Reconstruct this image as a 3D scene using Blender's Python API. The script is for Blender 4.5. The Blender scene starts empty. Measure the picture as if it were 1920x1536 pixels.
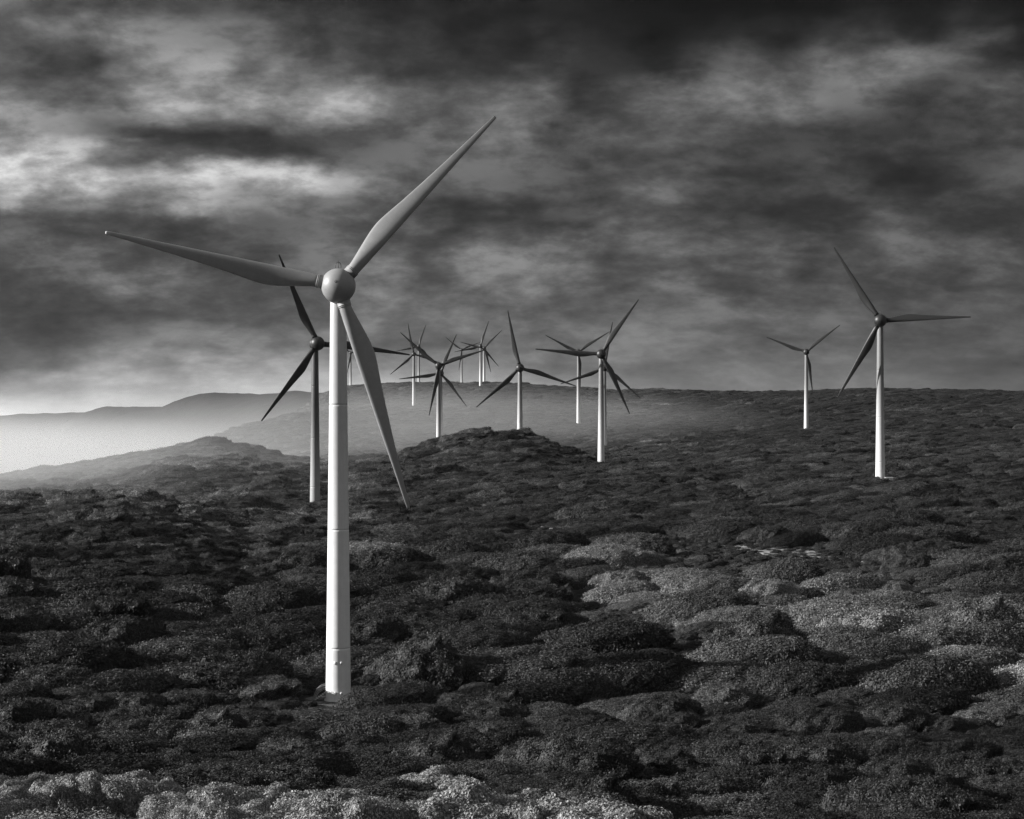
import bpy, bmesh, math, random
import numpy as np
from mathutils import Vector, Matrix

random.seed(7)
RNG = np.random.default_rng(11)
S = bpy.context.scene
COL = S.collection

# ------------------------------------------------------------------ camera, sky, sun, exposure
F = 3075.0                 # focal length in pixels of a 1920 px wide picture
ZC = 100.0                 # eye height above the sea
HORIZON = 795.0
cam_d = bpy.data.cameras.new('camera')
cam = bpy.data.objects.new('camera', cam_d)
COL.objects.link(cam)
cam.location = (0, 0, ZC)
cam.rotation_euler = (math.radians(90), 0, 0)
cam_d.sensor_width = 36.0
cam_d.lens = F / 1920.0 * 36.0
cam_d.shift_y = (HORIZON - 768.0) / 1920.0
cam_d.clip_start = 0.5
cam_d.clip_end = 60000.0
S.camera = cam

SUN_AZ, SUN_EL, SUN_E = -96.0, 20.0, 5.0      # azimuth from the view direction, + to the right
SKY_STRENGTH = 0.1
EXPOSURE_GAIN = 2 ** 0.7     # the cloud table below is in picture brightness
HAZE_DENSITY = 0.000008
S.view_settings.view_transform = 'Standard'
S.view_settings.look = 'None'
S.view_settings.gamma = 1.0
S.view_settings.use_curve_mapping = False
S.view_settings.exposure = 0.7
S.cycles.use_denoising = True
S.cycles.denoiser = 'OPENIMAGEDENOISE'
S.cycles.denoising_input_passes = 'RGB_ALBEDO_NORMAL'
S.cycles.denoising_prefilter = 'NONE'
S.cycles.max_bounces = 8
S.cycles.diffuse_bounces = 2
S.cycles.glossy_bounces = 2
S.cycles.transmission_bounces = 2
S.cycles.volume_bounces = 6
S.cycles.sample_clamp_indirect = 0.8
S.cycles.sample_clamp_direct = 6.0
S.cycles.use_adaptive_sampling = True
S.cycles.adaptive_threshold = 0.02

sun_d = bpy.data.lights.new('sun', 'SUN')
sun_d.energy = SUN_E
sun_d.angle = math.radians(0.6)
sun_d.color = (1.0, 0.992, 0.98)
sun = bpy.data.objects.new('sun', sun_d)
COL.objects.link(sun)
_a, _e = math.radians(SUN_AZ), math.radians(SUN_EL)
to_sun = Vector((math.sin(_a) * math.cos(_e), math.cos(_a) * math.cos(_e), math.sin(_e)))
sun.rotation_euler = to_sun.to_track_quat('Z', 'Y').to_euler()
sun.location = to_sun * 500 + Vector((0, 0, ZC))


def lin(d):
    d = max(d, 0.0)
    return d / 12.92 if d < 0.04045 else ((d + 0.055) / 1.055) ** 2.4


class NT:
    """small helper around a node tree"""
    def __init__(self, tree):
        self.t = tree

    def n(self, kind, **kw):
        o = self.t.nodes.new(kind)
        for k, v in kw.items():
            setattr(o, k, v)
        return o

    def link(self, a, b):
        self.t.links.new(a, b)

    def put(self, sock, v):
        if isinstance(v, bpy.types.NodeSocket):
            self.link(v, sock)
        else:
            sock.default_value = v

    def math(self, op, a, b=None, c=None, clamp=False):
        o = self.n('ShaderNodeMath', operation=op, use_clamp=clamp)
        self.put(o.inputs[0], a)
        if b is not None:
            self.put(o.inputs[1], b)
        if c is not None:
            self.put(o.inputs[2], c)
        return o.outputs[0]

    def vmath(self, op, a, b=None):
        o = self.n('ShaderNodeVectorMath', operation=op)
        self.put(o.inputs[0], a)
        if b is not None:
            self.put(o.inputs[1], b)
        return o

    def xyz(self, x, y, z):
        o = self.n('ShaderNodeCombineXYZ')
        self.put(o.inputs[0], x); self.put(o.inputs[1], y); self.put(o.inputs[2], z)
        return o.outputs[0]

    def noise(self, vec, scale, detail=4.0, rough=0.5, dist=0.0):
        o = self.n('ShaderNodeTexNoise')
        if vec is not None:
            self.link(vec, o.inputs['Vector'])
        o.inputs['Scale'].default_value = scale
        o.inputs['Detail'].default_value = detail
        o.inputs['Roughness'].default_value = rough
        o.inputs['Distortion'].default_value = dist
        return o

    def maprange(self, v, a, b, c, d, mode='LINEAR'):
        o = self.n('ShaderNodeMapRange', interpolation_type=mode, clamp=True)
        self.put(o.inputs['Value'], v)
        o.inputs['From Min'].default_value = a
        o.inputs['From Max'].default_value = b
        o.inputs['To Min'].default_value = c
        o.inputs['To Max'].default_value = d
        return o.outputs['Result']

    def mix(self, f, a, b):
        o = self.n('ShaderNodeMix', data_type='FLOAT')
        self.put(o.inputs[0], f); self.put(o.inputs[2], a); self.put(o.inputs[3], b)
        return o.outputs[0]

    def grey(self, v):
        o = self.n('ShaderNodeCombineColor')
        for i in range(3):
            self.put(o.inputs[i], v)
        return o.outputs[0]


# cloud cover: brightness of the overcast by height (picture rows) and azimuth (picture columns)
CLOUDS = [
    (-60, [(0, .26), (250, .20), (600, .16), (1000, .09), (1250, .06), (1500, .09), (1800, .07), (1920, .07)]),
    (20, [(0, .36), (90, .33), (200, .22), (400, .24), (600, .22), (800, .17), (1000, .10), (1200, .05), (1420, .06), (1600, .13), (1800, .09), (1920, .06)]),
    (75, [(0, .44), (110, .37), (200, .45), (300, .42), (480, .36), (650, .27), (800, .24), (1000, .16), (1200, .05), (1420, .13), (1600, .25), (1770, .14), (1920, .07)]),
    (135, [(0, .46), (90, .30), (150, .28), (230, .50), (330, .50), (430, .52), (540, .42), (700, .28), (850, .28), (1000, .24), (1100, .15), (1230, .12), (1380, .28), (1500, .36), (1640, .44), (1800, .34), (1920, .12)]),
    (195, [(0, .50), (110, .46), (190, .40), (300, .60), (420, .54), (520, .60), (640, .60), (760, .52), (900, .40), (1000, .42), (1100, .26), (1240, .42), (1400, .42), (1600, .34), (1720, .20), (1850, .26), (1920, .36)]),
    (260, [(0, .50), (90, .44), (190, .30), (300, .24), (440, .22), (560, .26), (660, .24), (800, .34), (900, .44), (980, .40), (1040, .22), (1200, .38), (1350, .26), (1500, .20), (1680, .16), (1800, .24), (1920, .30)]),
    (300, [(0, .66), (110, .62), (200, .48), (320, .34), (450, .26), (600, .26), (750, .33), (880, .34), (960, .34), (1050, .28), (1200, .33), (1400, .22), (1600, .22), (1780, .22), (1920, .26)]),
    (345, [(0, .74), (120, .70), (230, .64), (330, .72), (440, .66), (540, .66), (650, .52), (780, .36), (880, .32), (980, .30), (1100, .25), (1250, .36), (1400, .22), (1550, .30), (1700, .18), (1850, .22), (1920, .28)]),
    (385, [(0, .66), (100, .46), (230, .42), (360, .58), (480, .44), (600, .36), (750, .28), (900, .24), (1000, .24), (1120, .24), (1240, .34), (1360, .26), (1480, .20), (1650, .24), (1800, .20), (1920, .24)]),
    (425, [(0, .27), (120, .28), (300, .26), (450, .27), (600, .32), (750, .32), (900, .28), (1050, .22), (1200, .36), (1400, .26), (1560, .24), (1680, .32), (1800, .20), (1920, .26)]),
    (475, [(0, .34), (150, .32), (300, .28), (450, .26), (600, .36), (760, .40), (900, .42), (1050, .42), (1200, .34), (1400, .34), (1600, .36), (1750, .32), (1920, .28)]),
    (535, [(0, .30), (130, .30), (190, .44), (330, .46), (430, .32), (560, .34), (700, .42), (900, .40), (1050, .40), (1200, .36), (1400, .33), (1600, .30), (1800, .30), (1920, .26)]),
    (590, [(0, .26), (120, .24), (260, .26), (380, .30), (500, .30), (620, .38), (760, .44), (900, .40), (1100, .39), (1300, .36), (1500, .33), (1700, .31), (1920, .27)]),
    (640, [(0, .26), (140, .25), (230, .34), (330, .42), (420, .44), (520, .40), (640, .42), (800, .44), (1000, .43), (1200, .40), (1400, .36), (1600, .34), (1920, .28)]),
    (685, [(0, .30), (110, .34), (220, .50), (330, .57), (450, .58), (580, .53), (720, .52), (900, .48), (1100, .44), (1300, .41), (1600, .37), (1920, .30)]),
    (730, [(0, .60), (110, .64), (240, .70), (400, .71), (600, .68), (800, .64), (1000, .56), (1300, .47), (1600, .42), (1920, .36)]),
    (775, [(0, .97), (150, .90), (300, .80), (600, .72), (900, .64), (1300, .48), (1920, .38)]),
]


def build_world():
    w = bpy.data.worlds.new('World')
    S.world = w
    w.use_nodes = True
    t = NT(w.node_tree)
    w.node_tree.nodes.clear()
    out = t.n('ShaderNodeOutputWorld')
    bg = t.n('ShaderNodeBackground')
    bg.inputs['Strength'].default_value = SKY_STRENGTH
    t.link(bg.outputs[0], out.inputs['Surface'])
    tc = t.n('ShaderNodeTexCoord')
    d = tc.outputs['Generated']
    sep = t.n('ShaderNodeSeparateXYZ')
    t.link(d, sep.inputs[0])
    x, y, z = sep.outputs
    az = t.math('ARCTAN2', x, y)
    el = t.math('ARCSINE', z)
    # warp so that the cloud edges wander
    flat = t.xyz(t.math('MULTIPLY', az, 1.0), 0.0, t.math('MULTIPLY', el, 2.2))
    w1 = t.noise(flat, 9.0, 5.0, 0.55)
    w2 = t.noise(flat, 30.0, 5.0, 0.6)
    ws = t.n('ShaderNodeSeparateXYZ'); t.link(w1.outputs['Color'], ws.inputs[0])
    ws2 = t.n('ShaderNodeSeparateXYZ'); t.link(w2.outputs['Color'], ws2.inputs[0])
    azw = t.math('ADD', az, t.math('ADD', t.math('MULTIPLY_ADD', ws.outputs[0], 0.075, -0.0375),
                                   t.math('MULTIPLY_ADD', ws2.outputs[0], 0.028, -0.014)))
    fade = t.maprange(el, 0.0, 0.06, 0.25, 1.0)
    elw = t.math('ADD', el, t.math('MULTIPLY', fade, t.math('ADD', t.math('MULTIPLY_ADD', ws.outputs[1], 0.026, -0.013),
                                   t.math('MULTIPLY_ADD', ws2.outputs[1], 0.016, -0.008))))
    A0, A1 = -0.34, 0.34
    u = t.maprange(azw, A0, A1, 0.0, 1.0)
    acc = None
    prev = None
    for py, stops in CLOUDS:
        r = t.n('ShaderNodeValToRGB')
        cr = r.color_ramp
        cr.interpolation = 'EASE'
        pts = [((math.atan((px - 960) / F) - A0) / (A1 - A0), lin(v)) for px, v in stops]
        cr.elements[0].position = pts[0][0]
        cr.elements[0].color = (pts[0][1],) * 3 + (1,)
        cr.elements[1].position = pts[-1][0]
        cr.elements[1].color = (pts[-1][1],) * 3 + (1,)
        for p, v in pts[1:-1]:
            e = cr.elements.new(p)
            e.color = (v,) * 3 + (1,)
        t.link(u, r.inputs[0])
        e_row = math.atan((HORIZON - py) / F)
        if acc is None:
            acc = r.outputs[0]
        else:
            f = t.maprange(elw, prev, e_row, 0.0, 1.0, 'SMOOTHSTEP')
            m = t.n('ShaderNodeMix', data_type='RGBA')
            t.link(f, m.inputs[0]); t.link(acc, m.inputs[6]); t.link(r.outputs[0], m.inputs[7])
            acc = m.outputs[2]
        prev = e_row
    bw = t.n('ShaderNodeRGBToBW'); t.link(acc, bw.inputs[0])
    macro = bw.outputs[0]
    # elsewhere the broken overcast goes on, brightened as fill for the tower's shaded side
    side = t.maprange(t.math('ABSOLUTE', az), 0.36, 0.9, 0.0, 1.0, 'SMOOTHSTEP')
    high = t.maprange(el, 0.27, 0.6, 0.0, 1.0, 'SMOOTHSTEP')
    away = t.math('MAXIMUM', side, high)
    macro = t.mix(away, macro, 0.20)
    # billows seen in perspective on the cloud base
    k = t.math('DIVIDE', 1.0, t.math('ADD', t.math('MAXIMUM', z, 0.0), 0.42))
    q = t.xyz(t.math('MULTIPLY', x, k), t.math('MULTIPLY', y, k), 0.0)
    n1 = t.noise(q, 5.5, 9.0, 0.55, 0.25)
    qs = t.vmath('MULTIPLY', q, (1.0, 1.2, 1.0)).outputs[0]
    n2 = t.noise(qs, 15.0, 9.0, 0.56, 0.2)
    b1 = t.maprange(n1.outputs[0], 0.34, 0.66, -0.62, 0.55, 'SMOOTHSTEP')
    n3 = t.noise(qs, 42.0, 6.0, 0.6, 0.15)
    b1 = t.math('ADD', b1, t.math('MULTIPLY_ADD', n3.outputs[0], 1.2, -0.6))
    b2 = t.math('MULTIPLY_ADD', n2.outputs[0], 2.3, -1.1)
    amp = t.maprange(el, 0.01, 0.09, 0.25, 1.0)
    detail = t.math('MULTIPLY', 0.97, t.math('EXPONENT', t.math('MULTIPLY', amp, t.math('ADD', b1, b2))))
    detail = t.math('SMOOTH_MIN', detail, 1.7, 0.5)
    cloud = t.math('MULTIPLY', macro, detail)
    below = t.maprange(el, -0.03, 0.0, 0.0, 1.0)
    cloud = t.mix(below, 0.05, cloud)
    sky = t.n('ShaderNodeTexSky', sky_type='NISHITA')
    sky.sun_disc = False
    sky.sun_elevation = math.radians(SUN_EL)
    sky.sun_rotation = math.radians(SUN_AZ)
    sky.altitude = 100
    sbw = t.n('ShaderNodeRGBToBW'); t.link(sky.outputs[0], sbw.inputs[0])
    total = t.mix(0.99, sbw.outputs[0], t.math('MULTIPLY', cloud, 1.0 / (SKY_STRENGTH * EXPOSURE_GAIN)))
    t.link(t.grey(total), bg.inputs['Color'])
    w.cycles.sampling_method = 'MANUAL'
    w.cycles.sample_map_resolution = 512


build_world()

# ------------------------------------------------------------------ materials (all greys: the photograph is black and white)


def new_mat(name):
    m = bpy.data.materials.new(name)
    m.use_nodes = True
    m.node_tree.nodes.clear()
    t = NT(m.node_tree)
    out = t.n('ShaderNodeOutputMaterial')
    b = t.n('ShaderNodeBsdfPrincipled')
    t.link(b.outputs[0], out.inputs['Surface'])
    return m, t, b, out


def foliage_mat(name, dark, light, rough=0.55, spec=0.25):
    m, t, b, out = new_mat(name)
    at = t.n('ShaderNodeAttribute', attribute_name='leaf_tone')
    oi = t.n('ShaderNodeObjectInfo')
    geo = t.n('ShaderNodeNewGeometry')
    n = t.noise(geo.outputs['Position'], 0.11, 3.0, 0.6)
    base = t.mix(at.outputs['Fac'], dark, light)
    var = t.math('MULTIPLY', t.math('MULTIPLY_ADD', oi.outputs['Random'], 0.8, 0.6),
                 t.maprange(n.outputs[0], 0.3, 0.7, 0.6, 1.4))
    t.link(t.grey(t.math('MULTIPLY', base, var)), b.inputs['Base Color'])
    b.inputs['Roughness'].default_value = rough
    b.inputs['Specular IOR Level'].default_value = spec
    return m


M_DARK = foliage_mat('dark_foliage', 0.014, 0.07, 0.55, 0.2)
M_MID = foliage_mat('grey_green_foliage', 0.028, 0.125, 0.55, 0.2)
M_FRONT = foliage_mat('sunlit_front_foliage', 0.10, 0.44, 0.55, 0.25)  # lit copy of the foliage for the front strip
M_SUNLIT = foliage_mat('sunlit_foliage', 0.06, 0.25, 0.55, 0.25)  # lit copy of the foliage for slopes in sun


def terrain_mat():
    m, t, b, out = new_mat('heath_ground')
    geo = t.n('ShaderNodeNewGeometry')
    p = geo.outputs['Position']
    n1 = t.noise(p, 0.02, 5.0, 0.6)
    n2 = t.noise(p, 0.35, 6.0, 0.65)
    n3 = t.noise(p, 2.2, 4.0, 0.7)
    v = t.n('ShaderNodeTexVoronoi'); t.link(p, v.inputs['Vector']); v.inputs['Scale'].default_value = 0.09
    c = t.math('MULTIPLY', t.maprange(n1.outputs[0], 0.35, 0.65, 0.016, 0.04),
               t.math('MULTIPLY', t.maprange(n2.outputs[0], 0.3, 0.7, 0.45, 1.5), t.maprange(n3.outputs[0], 0.3, 0.7, 0.5, 1.5)))
    t.link(t.grey(c), b.inputs['Base Color'])
    b.inputs['Roughness'].default_value = 0.8
    b.inputs['Specular IOR Level'].default_value = 0.15
    bump = t.n('ShaderNodeBump'); bump.inputs['Strength'].default_value = 1.0; bump.inputs['Distance'].default_value = 2.5
    h = t.math('ADD', t.math('MULTIPLY', v.outputs['Distance'], -0.14), t.math('ADD', n2.outputs[0], t.math('MULTIPLY', n3.outputs[0], 0.25)))
    t.link(h, bump.inputs['Height'])
    t.link(bump.outputs[0], b.inputs['Normal'])
    return m


def sand_mat(name, a, c2, scale):
    m, t, b, out = new_mat(name)
    geo = t.n('ShaderNodeNewGeometry')
    n = t.noise(geo.outputs['Position'], scale, 5.0, 0.65)
    n2 = t.noise(geo.outputs['Position'], scale * 0.15, 3.0, 0.5)
    v = t.math('MULTIPLY', t.maprange(n.outputs[0], 0.35, 0.65, a, c2), t.maprange(n2.outputs[0], 0.3, 0.7, 0.7, 1.1))
    t.link(t.grey(v), b.inputs['Base Color'])
    b.inputs['Roughness'].default_value = 0.9
    bump = t.n('ShaderNodeBump'); bump.inputs['Strength'].default_value = 0.6; bump.inputs['Distance'].default_value = 0.3
    t.link(n.outputs[0], bump.inputs['Height']); t.link(bump.outputs[0], b.inputs['Normal'])
    return m


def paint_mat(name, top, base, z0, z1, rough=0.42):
    """tower colour with light painted in: bright towards the foot, duller above (object coordinates, metres)"""
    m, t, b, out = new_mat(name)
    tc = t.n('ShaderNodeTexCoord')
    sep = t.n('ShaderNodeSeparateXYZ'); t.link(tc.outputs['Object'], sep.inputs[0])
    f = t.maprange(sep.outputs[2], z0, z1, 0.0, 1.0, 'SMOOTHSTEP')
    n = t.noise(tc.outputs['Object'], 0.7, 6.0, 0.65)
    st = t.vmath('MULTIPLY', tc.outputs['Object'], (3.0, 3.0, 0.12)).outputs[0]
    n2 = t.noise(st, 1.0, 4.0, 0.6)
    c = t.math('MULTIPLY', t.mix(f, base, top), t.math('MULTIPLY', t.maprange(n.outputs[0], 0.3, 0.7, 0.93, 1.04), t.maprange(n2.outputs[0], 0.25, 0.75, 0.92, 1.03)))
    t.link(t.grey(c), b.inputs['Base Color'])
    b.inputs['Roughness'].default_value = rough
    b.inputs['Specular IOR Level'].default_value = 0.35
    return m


def plain_mat(name, v, rough=0.45, metal=0.0):
    m, t, b, out = new_mat(name)
    tc = t.n('ShaderNodeTexCoord')
    n = t.noise(tc.outputs['Object'], 0.9, 6.0, 0.65)
    t.link(t.grey(t.math('MULTIPLY', t.maprange(n.outputs[0], 0.3, 0.7, 0.9, 1.06), v)), b.inputs['Base Color'])
    b.inputs['Roughness'].default_value = rough
    b.inputs['Metallic'].default_value = metal
    return m


M_GROUND = terrain_mat()
M_SAND = sand_mat('pale_sand', 0.14, 0.42, 0.5)
M_PAD = sand_mat('gravel', 0.05, 0.10, 2.0)
M_TOWER = paint_mat('light_graded_tower_paint', 0.5, 0.85, 14.0, 58.0)  # glow at the foot and dimmer top painted in
M_TOWER_GREY = paint_mat('light_graded_grey_tower_paint', 0.10, 0.4, 4.0, 40.0)
M_TOWER_SOFT = paint_mat('light_graded_pale_grey_tower_paint', 0.22, 0.75, 4.0, 48.0)
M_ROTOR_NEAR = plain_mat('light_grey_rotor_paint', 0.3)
M_ROTOR = plain_mat('shaded_rotor_grey', 0.025)  # backlit darkness of the far rotors put into the colour
M_METAL = plain_mat('galvanised_steel', 0.5, 0.4, 0.6)
M_WIRE = plain_mat('dark_wire', 0.04, 0.5)
M_TRIM = plain_mat('grey_trim', 0.3)
M_WHITE = plain_mat('white_enamel', 0.78)

# ------------------------------------------------------------------ mesh helpers


def mesh_np(name, verts, faces, mats=(), tone=None, smooth=False):
    """faces: (n,3) or (n,4) int array"""
    verts = np.asarray(verts, dtype=np.float32)
    faces = np.asarray(faces, dtype=np.int32)
    me = bpy.data.meshes.new(name)
    k = faces.shape[1]
    me.vertices.add(len(verts)); me.vertices.foreach_set('co', verts.ravel())
    me.loops.add(faces.size); me.loops.foreach_set('vertex_index', faces.ravel())
    me.polygons.add(len(faces))
    me.polygons.foreach_set('loop_start', np.arange(0, faces.size, k, dtype=np.int32))
    me.polygons.foreach_set('loop_total', np.full(len(faces), k, dtype=np.int32))
    me.polygons.foreach_set('use_smooth', np.full(len(faces), smooth, dtype=bool))
    for m in mats:
        me.materials.append(m)
    if tone is not None:
        a = me.attributes.new('leaf_tone', 'FLOAT', 'POINT')
        a.data.foreach_set('value', np.asarray(tone, dtype=np.float32))
    me.update(calc_edges=True)
    me.validate()
    return me


def link(name, me, parent=None, loc=(0, 0, 0), rot=(0, 0, 0)):
    o = bpy.data.objects.new(name, me)
    COL.objects.link(o)
    o.parent = parent
    o.location = loc
    o.rotation_euler = rot
    return o


def tag(o, label=None, cat=None, group=None, kind=None):
    if label: o['label'] = label
    if cat: o['category'] = cat
    if group: o['group'] = group
    if kind: o['kind'] = kind
    return o


def bm_mesh(name, bm, mat, smooth=True):
    me = bpy.data.meshes.new(name)
    bmesh.ops.recalc_face_normals(bm, faces=bm.faces[:])
    for f in bm.faces:
        f.smooth = smooth
    bm.to_mesh(me)
    bm.free()
    me.materials.append(mat)
    return me


def lathe(bm, prof, n=48, cap=True, M=None):
    """prof: list of (r, z)"""
    M = M or Matrix()
    rings = []
    for r, z in prof:
        rings.append([bm.verts.new(M @ Vector((r * math.cos(2 * math.pi * i / n), r * math.sin(2 * math.pi * i / n), z))) for i in range(n)])
    for a, b in zip(rings, rings[1:]):
        for i in range(n):
            bm.faces.new((a[i], a[(i + 1) % n], b[(i + 1) % n], b[i]))
    if cap:
        bm.faces.new(rings[0][::-1]); bm.faces.new(rings[-1])


def tube(bm, pts, r, n=6):
    pts = [Vector(p) for p in pts]
    rings = []
    for i, p in enumerate(pts):
        d = (pts[min(i + 1, len(pts) - 1)] - pts[max(i - 1, 0)]).normalized()
        up = Vector((0, 0, 1)) if abs(d.z) < 0.9 else Vector((1, 0, 0))
        a = d.cross(up).normalized(); b = d.cross(a)
        rings.append([bm.verts.new(p + (a * math.cos(2 * math.pi * k / n) + b * math.sin(2 * math.pi * k / n)) * r) for k in range(n)])
    for q, w in zip(rings, rings[1:]):
        for k in range(n):
            bm.faces.new((q[k], q[(k + 1) % n], w[(k + 1) % n], w[k]))
    bm.faces.new(rings[0][::-1]); bm.faces.new(rings[-1])


def box(bm, x0, x1, y0, y1, z0, z1):
    v = [bm.verts.new((x, y, z)) for z in (z0, z1) for y in (y0, y1) for x in (x0, x1)]
    for f in ((0, 2, 3, 1), (4, 5, 7, 6), (0, 1, 5, 4), (2, 6, 7, 3), (0, 4, 6, 2), (1, 3, 7, 5)):
        bm.faces.new([v[i] for i in f])


# ------------------------------------------------------------------ value noise
_TAB = np.random.default_rng(3).random((256, 256))


def vnoise(x, y):
    xi = np.floor(x).astype(int); yi = np.floor(y).astype(int)
    fx = x - xi; fy = y - yi
    fx = fx * fx * fx * (fx * (fx * 6 - 15) + 10); fy = fy * fy * fy * (fy * (fy * 6 - 15) + 10)
    g = lambda a, b: _TAB[a & 255, b & 255]
    return (g(xi, yi) * (1 - fx) + g(xi + 1, yi) * fx) * (1 - fy) + (g(xi, yi + 1) * (1 - fx) + g(xi + 1, yi + 1) * fx) * fy - 0.5


def fbm(x, y, o=4):
    s = np.zeros_like(x); a = 1.0
    for i in range(o):
        s += a * vnoise(x * 2 ** i + 17.3 * i, y * 2 ** i + 5.1 * i); a *= 0.5
    return s


# ------------------------------------------------------------------ terrain: heights of the land at distances along the view, by bearing (picture column)
SEC = [
    (1, [(960, 98.3)]),
    (20, [(960, 94.0)]),
    (40, [(960, 89.0)]),
    (60, [(960, 84.2)]),
    (75, [(0, 82), (500, 81), (1100, 79.5), (1920, 77)]),
    (115, [(0, 74.5), (500, 72), (1100, 70.5), (1920, 68)]),
    (160, [(0, 68), (630, 65), (1100, 64.5), (1920, 62)]),
    (200, [(0, 63), (630, 60), (1300, 60), (1920, 58)]),
    (250, [(0, 60), (400, 58), (630, 57.9), (900, 57), (1300, 58), (1920, 57)]),
    (350, [(0, 64), (630, 58), (1300, 60), (1920, 60)]),
    (480, [(-200, 73), (0, 75.5), (140, 77.5), (213, 77.5), (290, 73.5), (400, 68), (630, 62), (1000, 64), (1300, 66), (1650, 69), (1920, 66)]),
    (600, [(0, 71), (200, 72), (400, 71), (600, 67), (800, 67), (1000, 69.5), (1300, 71.5), (1648, 75.5), (1920, 71)]),
    (700, [(-200, 66), (0, 68), (200, 72), (333, 80), (417, 80), (493, 77), (600, 71), (750, 73), (960, 77), (1130, 75.5), (1300, 75.5), (1500, 76), (1650, 77), (1800, 76), (1920, 75)]),
    (800, [(-200, 64), (0, 68), (200, 72), (333, 80.5), (417, 81), (493, 76.5), (600, 77), (700, 77.5), (800, 79), (950, 82), (1000, 80.5), (1130, 76), (1300, 76.5), (1500, 79), (1700, 80), (1920, 80)]),
    (850, [(0, 66), (400, 78), (600, 73), (700, 73), (800, 76), (950, 79), (1130, 75.0), (1300, 77), (1700, 82), (1920, 82)]),
    (915, [(0, 66), (200, 73), (333, 79), (400, 82), (500, 76), (640, 75), (739, 80), (774, 84), (817, 89), (850, 91.5), (888, 94.8), (910, 93), (953, 94), (975, 93), (1004, 88.5), (1045, 84), (1072, 82), (1121, 78), (1250, 78), (1500, 84), (1700, 86), (1920, 86)]),
    (980, [(-200, 66), (0, 68.5), (90, 71.7), (187, 76), (240, 79.5), (333, 83.7), (373, 87), (400, 89), (433, 86.3), (467, 83.7), (500, 80.5), (567, 76.6), (640, 74), (739, 75), (888, 79), (953, 79), (1004, 79), (1121, 77), (1250, 79), (1500, 86), (1700, 89), (1920, 90)]),
    (1060, [(-200, 50), (0, 55), (200, 65), (400, 76), (567, 73), (640, 74), (888, 76), (1121, 77), (1250, 81), (1500, 88), (1700, 92), (1920, 93)]),
    (1150, [(-200, 20), (0, 25), (90, 35), (200, 45), (400, 60), (567, 70), (640, 74), (822, 75), (1000, 77), (1130, 78), (1250, 83), (1500, 91), (1700, 95), (1920, 97)]),
    (1400, [(-200, -10), (0, -10), (100, -8), (200, 0), (300, 15), (400, 35), (500, 60), (640, 78), (822, 84), (1000, 90), (1134, 92), (1250, 94), (1513, 97), (1700, 107), (1920, 111)]),
    (1700, [(-200, -15), (100, -15), (300, -5), (330, 35), (370, 72), (450, 96), (560, 110), (640, 112.5), (800, 112), (1085, 110), (1250, 109), (1500, 120), (1700, 128), (1920, 126)]),
    (2050, [(-200, -20), (300, -20), (400, 0), (480, 60), (560, 100), (640, 120), (775, 130), (901, 136), (1085, 130), (1250, 130), (1500, 137), (1600, 141), (1700, 140), (1920, 136)]),
    (2220, [(-200, -20), (300, -20), (400, 0), (480, 60), (560, 110), (620, 140), (640, 148), (700, 151), (800, 153), (950, 154), (1000, 151), (1060, 147), (1150, 141.5), (1250, 144), (1350, 141.5), (1500, 141.5), (1600, 146.5), (1700, 145), (1800, 143), (1920, 140)]),
    (2500, [(-200, -20), (300, -20), (400, 20), (480, 90), (560, 125), (620, 140), (785, 148), (950, 138), (1500, 125), (1920, 120)]),
    (2800, [(-200, -20), (200, -20), (330, -10), (400, 50), (480, 120), (560, 150), (620, 152), (785, 152), (950, 148), (1500, 120), (1920, 110)]),
    (3400, [(-200, -20), (150, -20), (250, -10), (300, 60), (387, 130), (480, 150), (560, 160), (640, 160), (950, 140), (1920, 100)]),
    (4000, [(-300, -20), (120, -20), (150, 0), (187, 74), (213, 112), (297, 141), (343, 164), (387, 174), (430, 169), (480, 173), (560, 178), (640, 176), (700, 150), (1920, 90)]),
    (4600, [(-300, -20), (100, -20), (150, -10), (187, 30), (250, 110), (300, 130), (560, 150), (1920, 80)]),
    (5600, [(-300, -20), (20, -20), (60, -5), (120, 60), (200, 120), (1920, 80)]),
    (6500, [(-300, -20), (20, -20), (60, 0), (113, 78), (127, 115), (160, 147), (200, 167), (300, 168), (600, 150), (1920, 80)]),
    (7500, [(-400, -20), (-60, -10), (0, 40), (60, 90), (200, 130), (1920, 80)]),
    (9000, [(-900, 60), (-100, 125), (0, 143), (45, 155), (160, 164), (300, 150), (1920, 80)]),
    (14000, [(960, 60)]),
]
_c = np.concatenate([np.linspace(-2600, -500, 28), np.linspace(-430, -160, 12), np.arange(-150, 2075, 7.0), np.linspace(2130, 2400, 12), np.linspace(2480, 4500, 28)])
_r = np.concatenate([np.linspace(1, 58, 14), 60 * 1.0085 ** np.arange(0, 446), np.geomspace(2640, 14000, 90)])


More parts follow.
